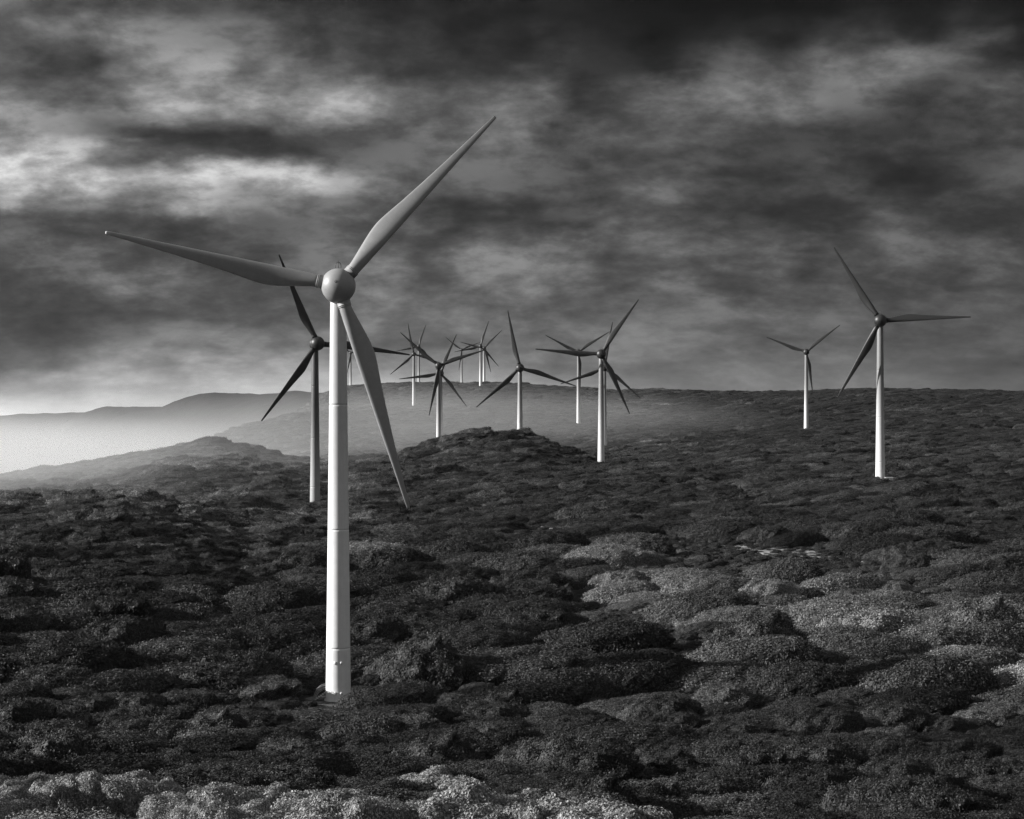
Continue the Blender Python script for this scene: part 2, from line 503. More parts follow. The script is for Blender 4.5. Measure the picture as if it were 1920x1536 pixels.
def build_heights():
    table = np.array([np.interp(_c, [p for p, _ in row], [z for _, z in row]) for _, row in SEC])
    ly = np.log(np.array([y for y, _ in SEC], dtype=float))
    H = np.empty((len(_r), len(_c)))
    lr = np.log(_r)
    # smooth interpolation along the distance (Catmull-Rom on log distance)
    for j in range(len(_c)):
        z = table[:, j]
        m = np.gradient(z, ly)
        i = np.clip(np.searchsorted(ly, lr) - 1, 0, len(ly) - 2)
        h = ly[i + 1] - ly[i]; s = np.clip((lr - ly[i]) / h, 0, 1)
        dz = (z[i + 1] - z[i]) / h
        lim = 3 * np.abs(dz)
        m0 = np.where(m[i] * dz > 0, np.sign(dz) * np.minimum(np.abs(m[i]), lim), 0)
        m1 = np.where(m[i + 1] * dz > 0, np.sign(dz) * np.minimum(np.abs(m[i + 1]), lim), 0)
        H[:, j] = ((2 * s**3 - 3 * s**2 + 1) * z[i] + (s**3 - 2 * s**2 + s) * h * m0 + (-2 * s**3 + 3 * s**2) * z[i + 1] + (s**3 - s**2) * h * m1)
    for _ in range(3):
        H[:, 1:-1] = 0.25 * H[:, :-2] + 0.5 * H[:, 1:-1] + 0.25 * H[:, 2:]
    Y = np.repeat(_r[:, None], len(_c), 1)
    X = (_c[None, :] - 960) / F * Y
    land = np.clip((H + 2) / 12, 0, 1)
    near = np.clip((Y - 60) / 120, 0, 1)
    N = near * (0.9 * fbm(X / 14, Y / 14, 3) + 2.2 * fbm(X / 55 + 9, Y / 55, 3) * np.clip(Y / 400, 0, 1))
    N += np.clip((Y - 700) / 1200, 0, 1) * 5.0 * fbm(X / 160 + 40, Y / 160 + 3, 5) * 0.6
    N += np.clip((Y - 2500) / 2500, 0, 1) * 26.0 * (np.abs(fbm(X / 330 + 7, Y / 700 + 3, 5)) - 0.25) * np.clip((150 - H) / 60, 0, 1)
    N += np.clip((Y - 2400) / 1500, 0, 1) * 7.0 * fbm(X / 85 + 3, Y / 200 + 8, 4)
    H = H + N * land
    # level ground round the nearest turbine
    bx, by, bz = BASE
    rr = np.hypot(X - bx, Y - by)
    k = np.clip((13 - rr) / 6, 0, 1); k = k * k * (3 - 2 * k)
    H = H * (1 - k) + bz * k
    return X, Y, H


BASE = ((630 - 960) / F * 250, 250.0, 57.9)
TX, TY, TH = build_heights()


def ground(X, Y):
    """height of the land mesh at world X, Y (arrays or numbers)"""
    X = np.asarray(X, float); Y = np.asarray(Y, float)
    p = X / np.maximum(Y, 0.5) * F + 960
    i = np.clip(np.searchsorted(_r, Y) - 1, 0, len(_r) - 2)
    j = np.clip(np.searchsorted(_c, p) - 1, 0, len(_c) - 2)
    a = np.clip((Y - _r[i]) / (_r[i + 1] - _r[i]), 0, 1); b = np.clip((p - _c[j]) / (_c[j + 1] - _c[j]), 0, 1)
    return (TH[i, j] * (1 - b) + TH[i, j + 1] * b) * (1 - a) + (TH[i + 1, j] * (1 - b) + TH[i + 1, j + 1] * b) * a


_ys = np.geomspace(62, 2300, 900)


def hit(px, py):
    """world point of the land seen at a picture point"""
    xs = (px - 960) / F * _ys
    z = ground(xs, _ys)
    q = HORIZON + (ZC - z) / _ys * F
    k = np.nonzero(q <= py)[0]
    y = _ys[k[0]] if len(k) else _ys[-1]
    x = (px - 960) / F * y
    return float(x), float(y), float(ground(x, y))


def build_terrain():
    nr, nc = TX.shape
    v = np.stack([TX, TY, TH], -1).reshape(-1, 3)
    i = np.arange(nr - 1)[:, None] * nc + np.arange(nc - 1)[None, :]
    f = np.stack([i, i + 1, i + nc + 1, i + nc], -1).reshape(-1, 4)
    o = link('heath_terrain', mesh_np('heath_terrain', v, f, [M_GROUND], smooth=True))
    tag(o, 'rolling dark coastal heath running back to a long ridge and sea cliffs', kind='structure')


build_terrain()


def build_sea():
    m, t, b, out = new_mat('sea_water')
    b.inputs['Base Color'].default_value = (0.03, 0.03, 0.03, 1)
    b.inputs['Roughness'].default_value = 0.1
    geo = t.n('ShaderNodeNewGeometry')
    n = t.noise(geo.outputs['Position'], 0.03, 6.0, 0.6)
    bump = t.n('ShaderNodeBump'); bump.inputs['Strength'].default_value = 0.2; bump.inputs['Distance'].default_value = 1.0
    t.link(n.outputs[0], bump.inputs['Height']); t.link(bump.outputs[0], b.inputs['Normal'])
    o = link('sea', mesh_np('sea', [(-14500, -500, 0), (14500, -500, 0), (14500, 14500, 0), (-14500, 14500, 0)], [(0, 1, 2, 3)], [m]))
    tag(o, 'bright calm sea at the foot of the cliffs', kind='structure')


build_sea()


def volume_mat(name, density, grey, g=0.0):
    m = bpy.data.materials.new(name)
    m.use_nodes = True
    m.node_tree.nodes.clear()
    t = NT(m.node_tree)
    out = t.n('ShaderNodeOutputMaterial')
    v = t.n('ShaderNodeVolumePrincipled')
    v.inputs['Color'].default_value = (grey, grey, grey, 1)
    v.inputs['Density'].default_value = density
    v.inputs['Anisotropy'].default_value = g
    t.link(v.outputs[0], out.inputs['Volume'])
    return m


def build_haze():
    bm = bmesh.new()
    box(bm, -15000, 15000, -800, 15000, -30, 275)
    o = link('haze', bm_mesh('haze', bm, volume_mat('haze_air', HAZE_DENSITY, 0.96, 0.1), False))
    tag(o, 'pale sea haze over the whole heath', kind='stuff')


build_haze()


def mist_bank(name, c, r, density, label):
    """a closed body of mist, thick at its heart and thinning out to nothing at its skin"""
    bm = bmesh.new()
    bmesh.ops.create_uvsphere(bm, u_segments=64, v_segments=32, radius=1)
    for v in bm.verts:
        v.co = Vector((v.co.x * r[0], v.co.y * r[1], v.co.z * r[2]))
    m = volume_mat(name, density, 0.998, 0.3)
    t = NT(m.node_tree)
    vol = [n for n in m.node_tree.nodes if n.type == 'PRINCIPLED_VOLUME'][0]
    tc = t.n('ShaderNodeTexCoord')
    q = t.vmath('DIVIDE', tc.outputs['Object'], r).outputs[0]
    d2 = t.vmath('DOT_PRODUCT', q, q).outputs['Value']
    fall = t.math('POWER', t.math('MAXIMUM', t.math('SUBTRACT', 1.0, d2), 0.0), 1.6)
    n = t.noise(t.vmath('MULTIPLY', tc.outputs['Object'], (0.004, 0.002, 0.008)).outputs[0], 1.0, 2.0, 0.5)
    t.link(t.math('MULTIPLY', t.math('MULTIPLY', fall, density), t.maprange(n.outputs[0], 0.3, 0.7, 0.6, 1.4)), vol.inputs['Density'])
    o = link(name, bm_mesh(name, bm, m), None, c)
    tag(o, label, kind='stuff')


mist_bank('mist', (-1000, 2750, 0), (1050, 2050, 128), 0.0017, 'bright sea mist lying along the foot of the far cliffs')
mist_bank('mist', (-120, 1600, 62), (480, 600, 88), 0.0021, 'bright mist lying in the hollow below the ridge')
mist_bank('mist', (-350, 760, 68), (320, 430, 60), 0.0030, 'thin bright mist drifting over the left hills')

# ------------------------------------------------------------------ wind turbines


def blade_mesh():
    """pointing up (+z), flat side to -y; straight leading edge on +x, bulging trailing edge on -x"""
    st = [  # radius, leading edge x, trailing edge x, thickness, twist deg
        (2.55, .93, -.93, 1.86, 0), (3.6, .93, -.95, 1.84, 2), (4.3, .925, -1.07, 1.75, 4), (5.2, .92, -1.26, 1.6, 7), (6.2, .91, -1.48, 1.45, 9), (7.2, .90, -1.70, 1.3, 11), (8.2, .885, -1.91, 1.15, 12),
        (9.2, .87, -2.09, 1.0, 12), (10.1, .855, -2.21, .9, 12), (11.0, .84, -2.26, .83, 11), (12.0, .82, -2.20, .76, 10), (13.2, .79, -2.07, .7, 9),
        (16.0, .72, -1.72, .57, 7), (20.0, .62, -1.34, .45, 5), (24.0, .52, -1.0, .34, 3), (28.0, .42, -.72, .24, 1.5), (31.5, .34, -.48, .16, .5),
        (34.0, .28, -.31, .10, 0), (34.8, .26, -.25, .07, 0), (35.0, .2, -.18, .04, 0)]
    bm = bmesh.new()
    n = 20
    rings = []
    for r, le, te, th, tw in st:
        c, hw = (le + te) / 2, (le - te) / 2
        k = min(max((r - 3.6) / 5.0, 0), 1)          # round root to aerofoil
        ring = []
        for i in range(n):
            a = 2 * math.pi * i / n
            x = math.cos(a) * hw
            s = math.sin(a)
            foil = s * th / 2 * (0.35 + 0.65 * (0.5 + 0.5 * math.cos(a)) ** 0.8) * 1.15
            y = (1 - k) * s * th / 2 + k * foil
            tr = math.radians(-tw)
            X, Y = x + c, y
            ring.append(bm.verts.new((X * math.cos(tr) - Y * math.sin(tr), X * math.sin(tr) + Y * math.cos(tr), r)))
        rings.append(ring)
    for a, b in zip(rings, rings[1:]):
        for i in range(n):
            bm.faces.new((a[i], a[(i + 1) % n], b[(i + 1) % n], b[i]))
    bm.faces.new(rings[0][::-1]); bm.faces.new(rings[-1])
    return bm


def turbine_meshes(rotor_mat, suffix):
    ms = {}
    ms['blade'] = bm_mesh('blade' + suffix, blade_mesh(), rotor_mat)
    bm = bmesh.new()
    lathe(bm, [(1.02, 2.2), (1.02, 2.95), (1.06, 2.97), (1.06, 3.05), (.97, 3.07), (.97, 3.16), (1.04, 3.18), (1.04, 3.26), (.94, 3.3)], 36)
    ms['collar'] = bm_mesh('blade_collar' + suffix, bm, rotor_mat)
    bm = bmesh.new()
    # spinner: a ball, axis along y, its nose at -y
    prof = [(2.6 * math.sin(a), -2.6 * math.cos(a)) for a in np.linspace(0.03, 2.2, 26)]
    lathe(bm, prof, 48, True, Matrix.Rotation(math.radians(-90), 4, 'X'))
    ms['hub'] = bm_mesh('hub' + suffix, bm, rotor_mat)
    bm = bmesh.new()
    prof = [(1.9, 1.3), (2.35, 1.6), (2.5, 2.4), (2.45, 3.6), (2.2, 5.4), (1.7, 7.2), (1.0, 8.6), (0.3, 9.2)]
    lathe(bm, prof, 40, True, Matrix.Rotation(math.radians(-90), 4, 'X'))
    ms['nacelle'] = bm_mesh('nacelle' + suffix, bm, rotor_mat)
    # ring with a lifting eye on the nose
    bm = bmesh.new()
    tube(bm, [(0.18 * math.cos(a) - 0.35, -2.56, 0.18 * math.sin(a) + 0.45) for a in np.linspace(0.4, 5.6, 14)], 0.03, 6)
    ms['eye'] = bm_mesh('nose_ring' + suffix, bm, M_WIRE)
    # wire cage of the wind gauge on the nacelle roof
    bm = bmesh.new()
    z0 = 2.45
    tube(bm, [(0, 4.0, z0 - 0.4), (0, 4.0, z0 + 1.25)], 0.06, 6)
    for s in (-1, 1):
        tube(bm, [(s * 0.42 * math.sin(a), 4.0, z0 + 0.25 + 0.62 * (1 - math.cos(a))) for a in np.linspace(0, math.pi, 12)], 0.05, 6)
        tube(bm, [(0, 4.0 + s * 0.42 * math.sin(a), z0 + 0.25 + 0.62 * (1 - math.cos(a))) for a in np.linspace(0, math.pi, 12)], 0.05, 6)
    tube(bm, [(0, 4.0, z0 + 1.45), (0, 4.0, z0 + 1.75)], 0.045, 6)
    ms['gauge'] = bm_mesh('wind_gauge' + suffix, bm, M_WIRE)
    return ms


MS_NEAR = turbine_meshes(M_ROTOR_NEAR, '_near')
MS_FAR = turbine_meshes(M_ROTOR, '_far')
GROUP_T = 'three bladed wind turbines standing on the heath'


def tower_mesh(h, mat):
    bm = bmesh.new()
    r0, r1 = 1.93, 1.2
    prof = [(2.0, -0.6), (2.0, 0.0), (r0 + 0.03, 0.02)]
    seams = [8.0, 26.0, 45.0]
    z = 0.05
    rad = lambda z: r0 + (r1 - r0) * (z / h) ** 0.92
    zs = sorted([q for q in np.linspace(0.05, h - 2.2, 28) if min(abs(q - w) for w in seams) > 0.6] + [w + dq for w in seams if w < h - 4 for dq in (-0.3, 0, 0.3)])
    for q in zs:
        if q in seams:
            prof += [(rad(q), q - 0.03), (rad(q) - 0.02, q - 0.02), (rad(q) - 0.02, q + 0.02), (rad(q), q + 0.03)]
        else:
            prof.append((rad(q), q))
    prof += [(r1, h - 2.1), (r1 + 0.12, h - 2.05), (r1 + 0.12, h - 1.85), (r1 * 0.98, h - 1.8), (r1 * 0.98, h - 0.8)]
    lathe(bm, prof, 56)
    return bm_mesh('tower', bm, mat)


def door_mesh():
    bm = bmesh.new()
    # slightly curved plate on the tower's side (+x, turned later)
    n = 8
    for (r, half, za, zb) in ((1.99, 0.30, 0.9, 3.2),):
        vs = []
        for zz in (za, zb):
            for rr in (r - 0.08, r):
                vs.append([bm.verts.new((rr * math.cos(a), rr * math.sin(a), zz)) for a in np.linspace(-half, half, n)])
        for i in range(n - 1):
            bm.faces.new((vs[1][i], vs[1][i + 1], vs[3][i + 1], vs[3][i]))
            bm.faces.new((vs[2][i], vs[3][i], vs[3][i + 1], vs[2][i + 1]))
            bm.faces.new((vs[0][i], vs[0][i + 1], vs[1][i + 1], vs[1][i]))
    return bm_mesh('door', bm, M_TRIM)


M_DOOR_MESH = door_mesh()
TURBINES = []


def turbine(px, py, Y, ang, label, ms=MS_FAR, yaw=0.0, sink=0.0, loc=None):
    k = Y / F
    x, hz = (px - 960) * k, ZC - (py - HORIZON) * k
    gx, gy = x, Y + 4.4
    gz = float(ground(gx, gy)) if loc is None else loc[2]
    h = hz - gz
    root = bpy.data.objects.new('wind_turbine', None)
    COL.objects.link(root)
    root.empty_display_size = 2
    th = math.atan2(-gx, gy) + math.radians(yaw)
    root.location = (gx, gy, gz)
    root.rotation_euler = (0, 0, th)
    tag(root, label, 'wind turbine', GROUP_T)
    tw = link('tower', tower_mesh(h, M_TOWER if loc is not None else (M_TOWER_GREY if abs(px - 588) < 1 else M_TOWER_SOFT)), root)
    link('door', M_DOOR_MESH, tw, rot=(0, 0, math.radians(150)))
    link('nacelle', ms['nacelle'], root, (0, -4.4, h))
    link('wind_gauge', ms['gauge'], root, (0, -4.4, h))
    hub = link('hub', ms['hub'], root, (0, -4.4, h))
    link('nose_ring', ms['eye'], hub)
    for i in range(3):
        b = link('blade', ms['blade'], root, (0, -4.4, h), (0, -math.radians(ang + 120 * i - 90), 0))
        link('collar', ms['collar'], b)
    TURBINES.append((gx, gy))
    return root, tw, h


T = [
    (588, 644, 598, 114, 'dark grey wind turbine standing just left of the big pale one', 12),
    (1655, 601, 657, 1.5, 'tall wind turbine on the right with a small box at its foot', 0),
    (1128, 664, 868, 55.5, 'wind turbine right of the dark mound, one blade raised to the upper right', 0),
    (975, 690, 979, 102, 'wind turbine rising behind the top of the dark mound', 0),
    (822, 686, 1133, 19, 'wind turbine in the mist behind the left shoulder of the dark mound', 0),
    (1134, 690, 1230, 80, 'wind turbine mostly hidden behind the one right of the dark mound', 0),
    (1513.5, 660, 1350, 38.8, 'lone smaller wind turbine left of the tall right one, blades in a Y', 0),
    (826, 700, 1366, 68, 'wind turbine hidden tower behind tower by the misty one, hub just lower', 0),
    (1085, 660, 1537, 33, 'slim wind turbine below the ridge with a level blade of another crossing its hub', 0),
    (775.5, 664, 1842, 101, 'small wind turbine with a pale foot in the mist under the ridge', 0),
    (901, 649.5, 2135, 72, 'small wind turbine on the ridge, the left one of a close pair', 0),
    (907.8, 653, 2290, 45.5, 'small wind turbine on the ridge, the right one of a close pair', 0),
    (785, 649.5, 2500, 72, 'tiny wind turbine cut off by the ridge beside the misty pale footed one', 0),
    (657, 662, 2690, 20, 'tiny far wind turbine seen between the big tower and its hanging blade', 0),
    (865.5, 656, 2770, 22, 'tiny farthest wind turbine on the ridge left of the close pair', 0),
]
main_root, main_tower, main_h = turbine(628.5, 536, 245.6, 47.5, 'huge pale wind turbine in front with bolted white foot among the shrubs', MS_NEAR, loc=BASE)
for px, py, Y, ang, lab, yaw in T:
    turbine(px, py, Y, ang, lab, yaw=yaw)


def main_details():
    # four round covers on the foot, the side facing the viewer
    bm = bmesh.new()
    lathe(bm, [(0.24, 0), (0.24, 0.07), (0.17, 0.13), (0.05, 0.15)], 20)
    cover = bm_mesh('bolt_cover', bm, M_WHITE)
    for z in (1.3, 5.9):
        for s in (-0.47, 0.50):
            r = 1.93 + (1.2 - 1.93) * (z / main_h) ** 0.92 - 0.015
            a = math.asin(s * 1.0 / r * 1.0) if abs(s / r) < 1 else 0
            o = link('bolt_cover', cover, main_tower, (r * math.sin(a), -r * math.cos(a), z))
            o.rotation_euler = (math.radians(90), 0, a)
    # low plinth ring
    bm = bmesh.new()
    lathe(bm, [(2.12, -0.3), (2.12, 0.2), (2.0, 0.24)], 48)
    link('plinth', bm_mesh('plinth', bm, M_WHITE), main_root)
    # entrance stairs on the left with curved hand rails
    st = bpy.data.objects.new('entrance_stairs', None)
    bm = bmesh.new()
    for i in range(6):
        box(bm, -3.6 + i * 0.28, -3.3 + i * 0.28, -0.55, 0.55, 0.12 + i * 0.2, 0.17 + i * 0.2)
    box(bm, -2.0, -1.2, -0.55, 0.55, 1.28, 1.33)
    so = link('entrance_stairs', bm_mesh('entrance_stairs', bm, M_METAL, False), main_root)
    for y in (-0.6, 0.6):
        for k, dz in ((0, 0), (1, -0.28), (2, -0.56)):
            bm = bmesh.new()
            tube(bm, [(-3.75 + 2.0 * (1 - math.cos(a)) + 0.16 * k, y, 0.1 + (2.35 + dz) * math.sin(a)) for a in np.linspace(0.0, 1.45, 14)], 0.035, 6)
            link('hand_rail', bm_mesh('hand_rail', bm, M_METAL), so)
    bpy.data.objects.remove(st)


main_details()

# level gravel round the foot
ang = np.linspace(0, 2 * math.pi, 40, endpoint=False)
rad = 7.0 + 0.9 * np.sin(3 * ang + 1) + 0.5 * np.sin(7 * ang)
pv = [(BASE[0] + 0.8, BASE[1], BASE[2] + 0.03)] + [(BASE[0] + 0.8 + r * 0.8 * math.cos(a), BASE[1] + r * 0.75 * math.sin(a), BASE[2] + 0.03) for a, r in zip(ang, rad)]
o = link('gravel_pad', mesh_np('gravel_pad', pv, [(0, 1 + i, 1 + (i + 1) % 40) for i in range(40)], [M_PAD]))
tag(o, 'grey gravel pad round the foot of the big turbine', kind='structure')


def transformer_box():
    gx, gy = TURBINES[2]
    x, y = gx + 2.4, gy - 4.6
    z = float(ground(x, y))
    root = bpy.data.objects.new('transformer_box', None)
    COL.objects.link(root); root.location = (x, y, z)
    tag(root, 'small pale ribbed transformer box at the foot of the tall right turbine', 'transformer box')
    bm = bmesh.new(); box(bm, -1.5, 1.5, -1.0, 1.0, -0.6, 2.1)
    bmesh.ops.bevel(bm, geom=bm.edges[:], offset=0.05, segments=2, affect='EDGES')
    link('cabinet', bm_mesh('cabinet', bm, M_WHITE, False), root)
    bm = bmesh.new(); box(bm, -1.65, 1.65, -1.15, 1.15, 2.1, 2.25)
    link('lid', bm_mesh('lid', bm, M_WHITE, False), root)
    for s in (-0.75, 0.75):
        bm = bmesh.new(); box(bm, s - 0.6, s + 0.6, -1.06, -0.99, 0.2, 1.9)
        link('cabinet_door', bm_mesh('cabinet_door', bm, M_TRIM, False), root)


# TURBINES[0] is the big one, [1] the dark left one, [2] the tall right one
transformer_box()

# ------------------------------------------------------------------ sand


def sand_strip(name, pts, label):
    """pts: (px, py centre, half height in picture px); draped over the land"""
    P = np.array(pts, float)
    n = 48
    s = np.linspace(0, len(P) - 1, n)
    px = np.interp(s, np.arange(len(P)), P[:, 0]); py = np.interp(s, np.arange(len(P)), P[:, 1]); hh = np.interp(s, np.arange(len(P)), P[:, 2])
    v, m = [], 7
    i = 0
    for a, b, c in zip(px, py, hh):
        c = c * (0.5 + 0.8 * random.random()) * min(1, 0.15 + 4 * i / n, 0.15 + 4 * (n - 1 - i) / n)
        i += 1
        x0, y0, _ = hit(a, b + c); x1, y1, _ = hit(a, b - c)
        for k in range(m):
            t = k / (m - 1)
            x, y = x0 + (x1 - x0) * t, y0 + (y1 - y0) * t
            v.append((x, y, float(ground(x, y)) + (0.12 if 0 < k < m - 1 else -0.15)))
    f = [(i * m + k, (i + 1) * m + k, (i + 1) * m + k + 1, i * m + k + 1) for i in range(n - 1) for k in range(m - 1)]
    o = link(name, mesh_np(name, v, f, [M_SAND], smooth=True))
    tag(o, label, kind='structure')


SAND = [
    ('sand_patch', [(1345, 1024, 4), (1390, 1029, 10), (1430, 1032, 13), (1480, 1036, 11), (1530, 1040, 7), (1580, 1049, 5), (1630, 1056, 3)], 'bare pale sand patch among the shrubs in the middle right'),
    ('sand_path', [(1236, 1010, .8), (1255, 1013, 2.0), (1275, 1016, 1.2), (1300, 1020, 2.4), (1320, 1023, 2.8)], 'narrow pale sandy path leading to the bare sand patch'),
    ('gravel_track', [(1335, 906, 3), (1350, 911, 6), (1366, 914, 7), (1378, 919, 5)], 'short end of pale gravel track below the turbines'),
    ('sand_patch', [(1000, 988, 2), (1010, 990, 3), (1025, 991, 1.5), (1038, 992, 2)], 'tiny bare sand patch right of the hanging blade tip'),
    ('sand_path', [(1204, 1152, 1), (1212, 1157, 2), (1222, 1163, 2)], 'short thin streak of bare sand on the low heath'),
]
for a in SAND:
    sand_strip(*a)
_sand_pts = np.array([hit(p[0], p[1])[:2] for a in SAND for p in a[1]])

# ------------------------------------------------------------------ shrubs


def shrub_shape(seed, n_leaf, leaf, clumps, clump_h, axes=(1, .8, .5), lean=0.35, sub=5, fuzz=2.2, jitter=0.26):
    """a wind-clipped mound, radius 1: lumpy body with leaves scattered over it. -> verts, tris, tone"""
    r = np.random.default_rng(seed)
    bm = bmesh.new()
    bmesh.ops.create_icosphere(bm, subdivisions=sub, radius=1)
    bmesh.ops.triangulate(bm, faces=bm.faces[:])
    V = np.array([v.co[:] for v in bm.verts]); T_ = np.array([[v.index for v in f.verts] for f in bm.faces])
    bm.free()
    N = V / np.linalg.norm(V, axis=1, keepdims=True)
    rad_ = np.ones(len(N))
    for _ in range(11):                                   # broad lobes
        d = r.normal(size=3); d[2] = abs(d[2]) * 0.6; d /= np.linalg.norm(d)
        rad_ += r.uniform(-0.11, 0.15) * np.exp(-((1 - N @ d) / r.uniform(0.12, 0.3)))
    for k in range(clumps):                               # leaf clumps
        d = r.normal(size=3); d[2] = abs(d[2]); d /= np.linalg.norm(d)
        w = r.uniform(0.5, 1.3) * 2.4 / math.sqrt(clumps)
        q = np.clip(1 - (2 - 2 * (N @ d)) / (w * w), 0, None)
        rad_ = np.maximum(rad_, 0) + clump_h * r.uniform(0.4, 1.1) * np.sqrt(q) * (q > 0) * 0.6
    rad_ += r.normal(0, 0.006, len(N))
    shape = N.copy(); shape[:, 2] = np.sign(N[:, 2]) * np.abs(N[:, 2]) ** 0.8
    P = shape * rad_[:, None] * np.array(axes)
    P[:, 0] += lean * P[:, 2] / axes[2] * (0.6 + 0.4 * P[:, 2] / axes[2])
    P[:, 2] = np.where(P[:, 2] < 0, P[:, 2] * 0.35, P[:, 2])
    keep = (P[T_][:, :, 2].max(1) > -0.12)
    T_ = T_[keep]
    a, b, c = P[T_[:, 0]], P[T_[:, 1]], P[T_[:, 2]]
    nr = np.cross(b - a, c - a); ar = np.linalg.norm(nr, axis=1); nr /= np.maximum(ar[:, None], 1e-9)
    ar = ar * (((a + b + c)[:, 2] / 3) > -0.03)
    pick = r.choice(len(T_), n_leaf, p=ar / ar.sum())
    u, v = r.random(n_leaf), r.random(n_leaf)
    sw = u + v > 1; u[sw] = 1 - u[sw]; v[sw] = 1 - v[sw]
    C = a[pick] + u[:, None] * (b - a)[pick] + v[:, None] * (c - a)[pick]
    nn = nr[pick]
    C = C + nn * (r.random(n_leaf) ** 1.5 * leaf * fuzz)[:, None]
    up = nn + r.normal(0, jitter, (n_leaf, 3)); up[:, 2] += 0.12
    up /= np.linalg.norm(up, axis=1, keepdims=True)
    e1 = np.cross(up, r.normal(size=(n_leaf, 3))); e1 /= np.linalg.norm(e1, axis=1, keepdims=True)
    e2 = np.cross(up, e1)
    L = leaf * r.uniform(0.6, 1.3, n_leaf)[:, None]
    q = np.stack([C - e1 * L, C - e2 * L * 0.5 + up * L * 0.12, C + e1 * L, C + e2 * L * 0.5 + up * L * 0.12], 1).reshape(-1, 3)
    base = len(P)
    i = np.arange(n_leaf) * 4 + base
    Q = np.concatenate([np.stack([i, i + 1, i + 2], 1), np.stack([i, i + 2, i + 3], 1)])
    tone = np.concatenate([np.full(len(P), 0.0), np.repeat(r.random(n_leaf) ** 1.4, 4)])  # body painted darkest, as the shade between the leaves
    return np.concatenate([P, q]), np.concatenate([T_, Q]), tone


SHAPES = {
    'mound': [shrub_shape(21 + i, 13000, 0.021, 420, 0.06, axes=(1, .66, .38 + .05 * (i % 3)), lean=0.42, fuzz=2.6) for i in range(6)],
    'billow': [shrub_shape(41 + i, 13000, 0.023, 150, 0.14, axes=(1, .8, .52 + .06 * (i % 2)), lean=0.28) for i in range(4)],
    'leafy': [shrub_shape(61 + i, 15000, 0.026, 70, 0.22, axes=(1, .9, .55), lean=0.1) for i in range(4)],
    'tuft': [shrub_shape(81 + i, 1100, 0.07, 24, 0.3, axes=(.8, .8, .4), lean=0.2, sub=3, fuzz=6.0) for i in range(4)],
    'carpet': [shrub_shape(121 + i, 7000, 0.024, 110, 0.13, axes=(1, .72, .56), lean=0.3, fuzz=3.0) for i in range(6)],
    'far': [shrub_shape(101 + i, 2000, 0.036, 70, 0.13, axes=(1, .8, .54), lean=0.3, sub=4) for i in range(5)],
}
MATS = {'dark': M_DARK, 'mid': M_MID, 'pale': M_SUNLIT}
SHRUB = {}
for kind, shapes in SHAPES.items():
    for tone_name, mt in MATS.items():
        SHRUB[kind, tone_name] = [mesh_np('shrub_' + kind, v, f, [M_FRONT if (kind, tone_name) == ('leafy', 'pale') else mt], tn) for v, f, tn in shapes]


def clear_of_things(x, y, r):
    if y > 1700:
        return True
    """shrubs keep off the turbine feet, the pad and most of the sand"""
    dx, dy = x - BASE[0], y - BASE[1]
    if math.hypot(dx * (0.55 if dx < 0 else 1), dy) < 4.6 + r * 0.8 or (dy < 0 and dy > -26 and abs(dx) < 2.5 + r and r > 0.9):
        return False
    tx, ty = TURBINES[2]
    if -45 < y - ty < 3 and abs(x - tx - 1.5) < 5 + 0.7 * r and r > 0.9:
        return False
    for tx, ty in TURBINES[1:]:
        if math.hypot(x - tx, y - ty) < 2.5 + r * 0.6:
            return False
    if r < 1.7:
        return random.random() < 0.7 or np.hypot(_sand_pts[:, 0] - x, (_sand_pts[:, 1] - y) * 0.4).min() > 2.5
    ahead = _sand_pts[:, 1] - y
    if ((ahead > -6) & (ahead < min(75, 6 + 12 * r)) & (np.abs(_sand_pts[:, 0] - x) < r + 1)).any():
        return False
    d = np.hypot(_sand_pts[:, 0] - x, (_sand_pts[:, 1] - y) * 0.6).min()
    return d > r * 0.7 + 1.0


def tone_at(x, y, u, f=None):  # zones put sun patches and cloud shade into the foliage colour
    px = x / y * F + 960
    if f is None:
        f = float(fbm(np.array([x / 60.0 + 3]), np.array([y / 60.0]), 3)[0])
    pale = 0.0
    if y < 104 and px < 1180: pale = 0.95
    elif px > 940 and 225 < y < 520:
        mid_y = 400 - 0.11 * (px - 1000)                     # a sunlit sweep falling to the right, painted as pale heath
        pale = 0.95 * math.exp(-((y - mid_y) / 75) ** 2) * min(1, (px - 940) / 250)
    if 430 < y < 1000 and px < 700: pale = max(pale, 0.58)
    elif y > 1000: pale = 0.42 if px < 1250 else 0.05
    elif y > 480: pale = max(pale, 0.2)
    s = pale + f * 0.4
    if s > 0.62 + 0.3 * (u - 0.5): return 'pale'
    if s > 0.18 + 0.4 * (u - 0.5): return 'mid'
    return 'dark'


INSTANCES = []        # (x, y, z, rot, sx, sy, sz, kind, tone, variant)


BIG = {}


def roomy(x, y, r, gap):
    """keeps mounds from swallowing each other"""
    cx, cy = int(x // 12), int(y // 12)
    for i in range(cx - 2, cx + 3):
        for j in range(cy - 2, cy + 3):
            for a, b, q in BIG.get((i, j), ()):
                if math.hypot(x - a, (y - b) * 1.25) < gap * (r + q):
                    return False
    BIG.setdefault((cx, cy), []).append((x, y, r))
    return True


STRETCH = {'mound': 1.32, 'billow': 1.1, 'carpet': 1.3, 'far': 1.25}      # the wind has drawn them out sideways


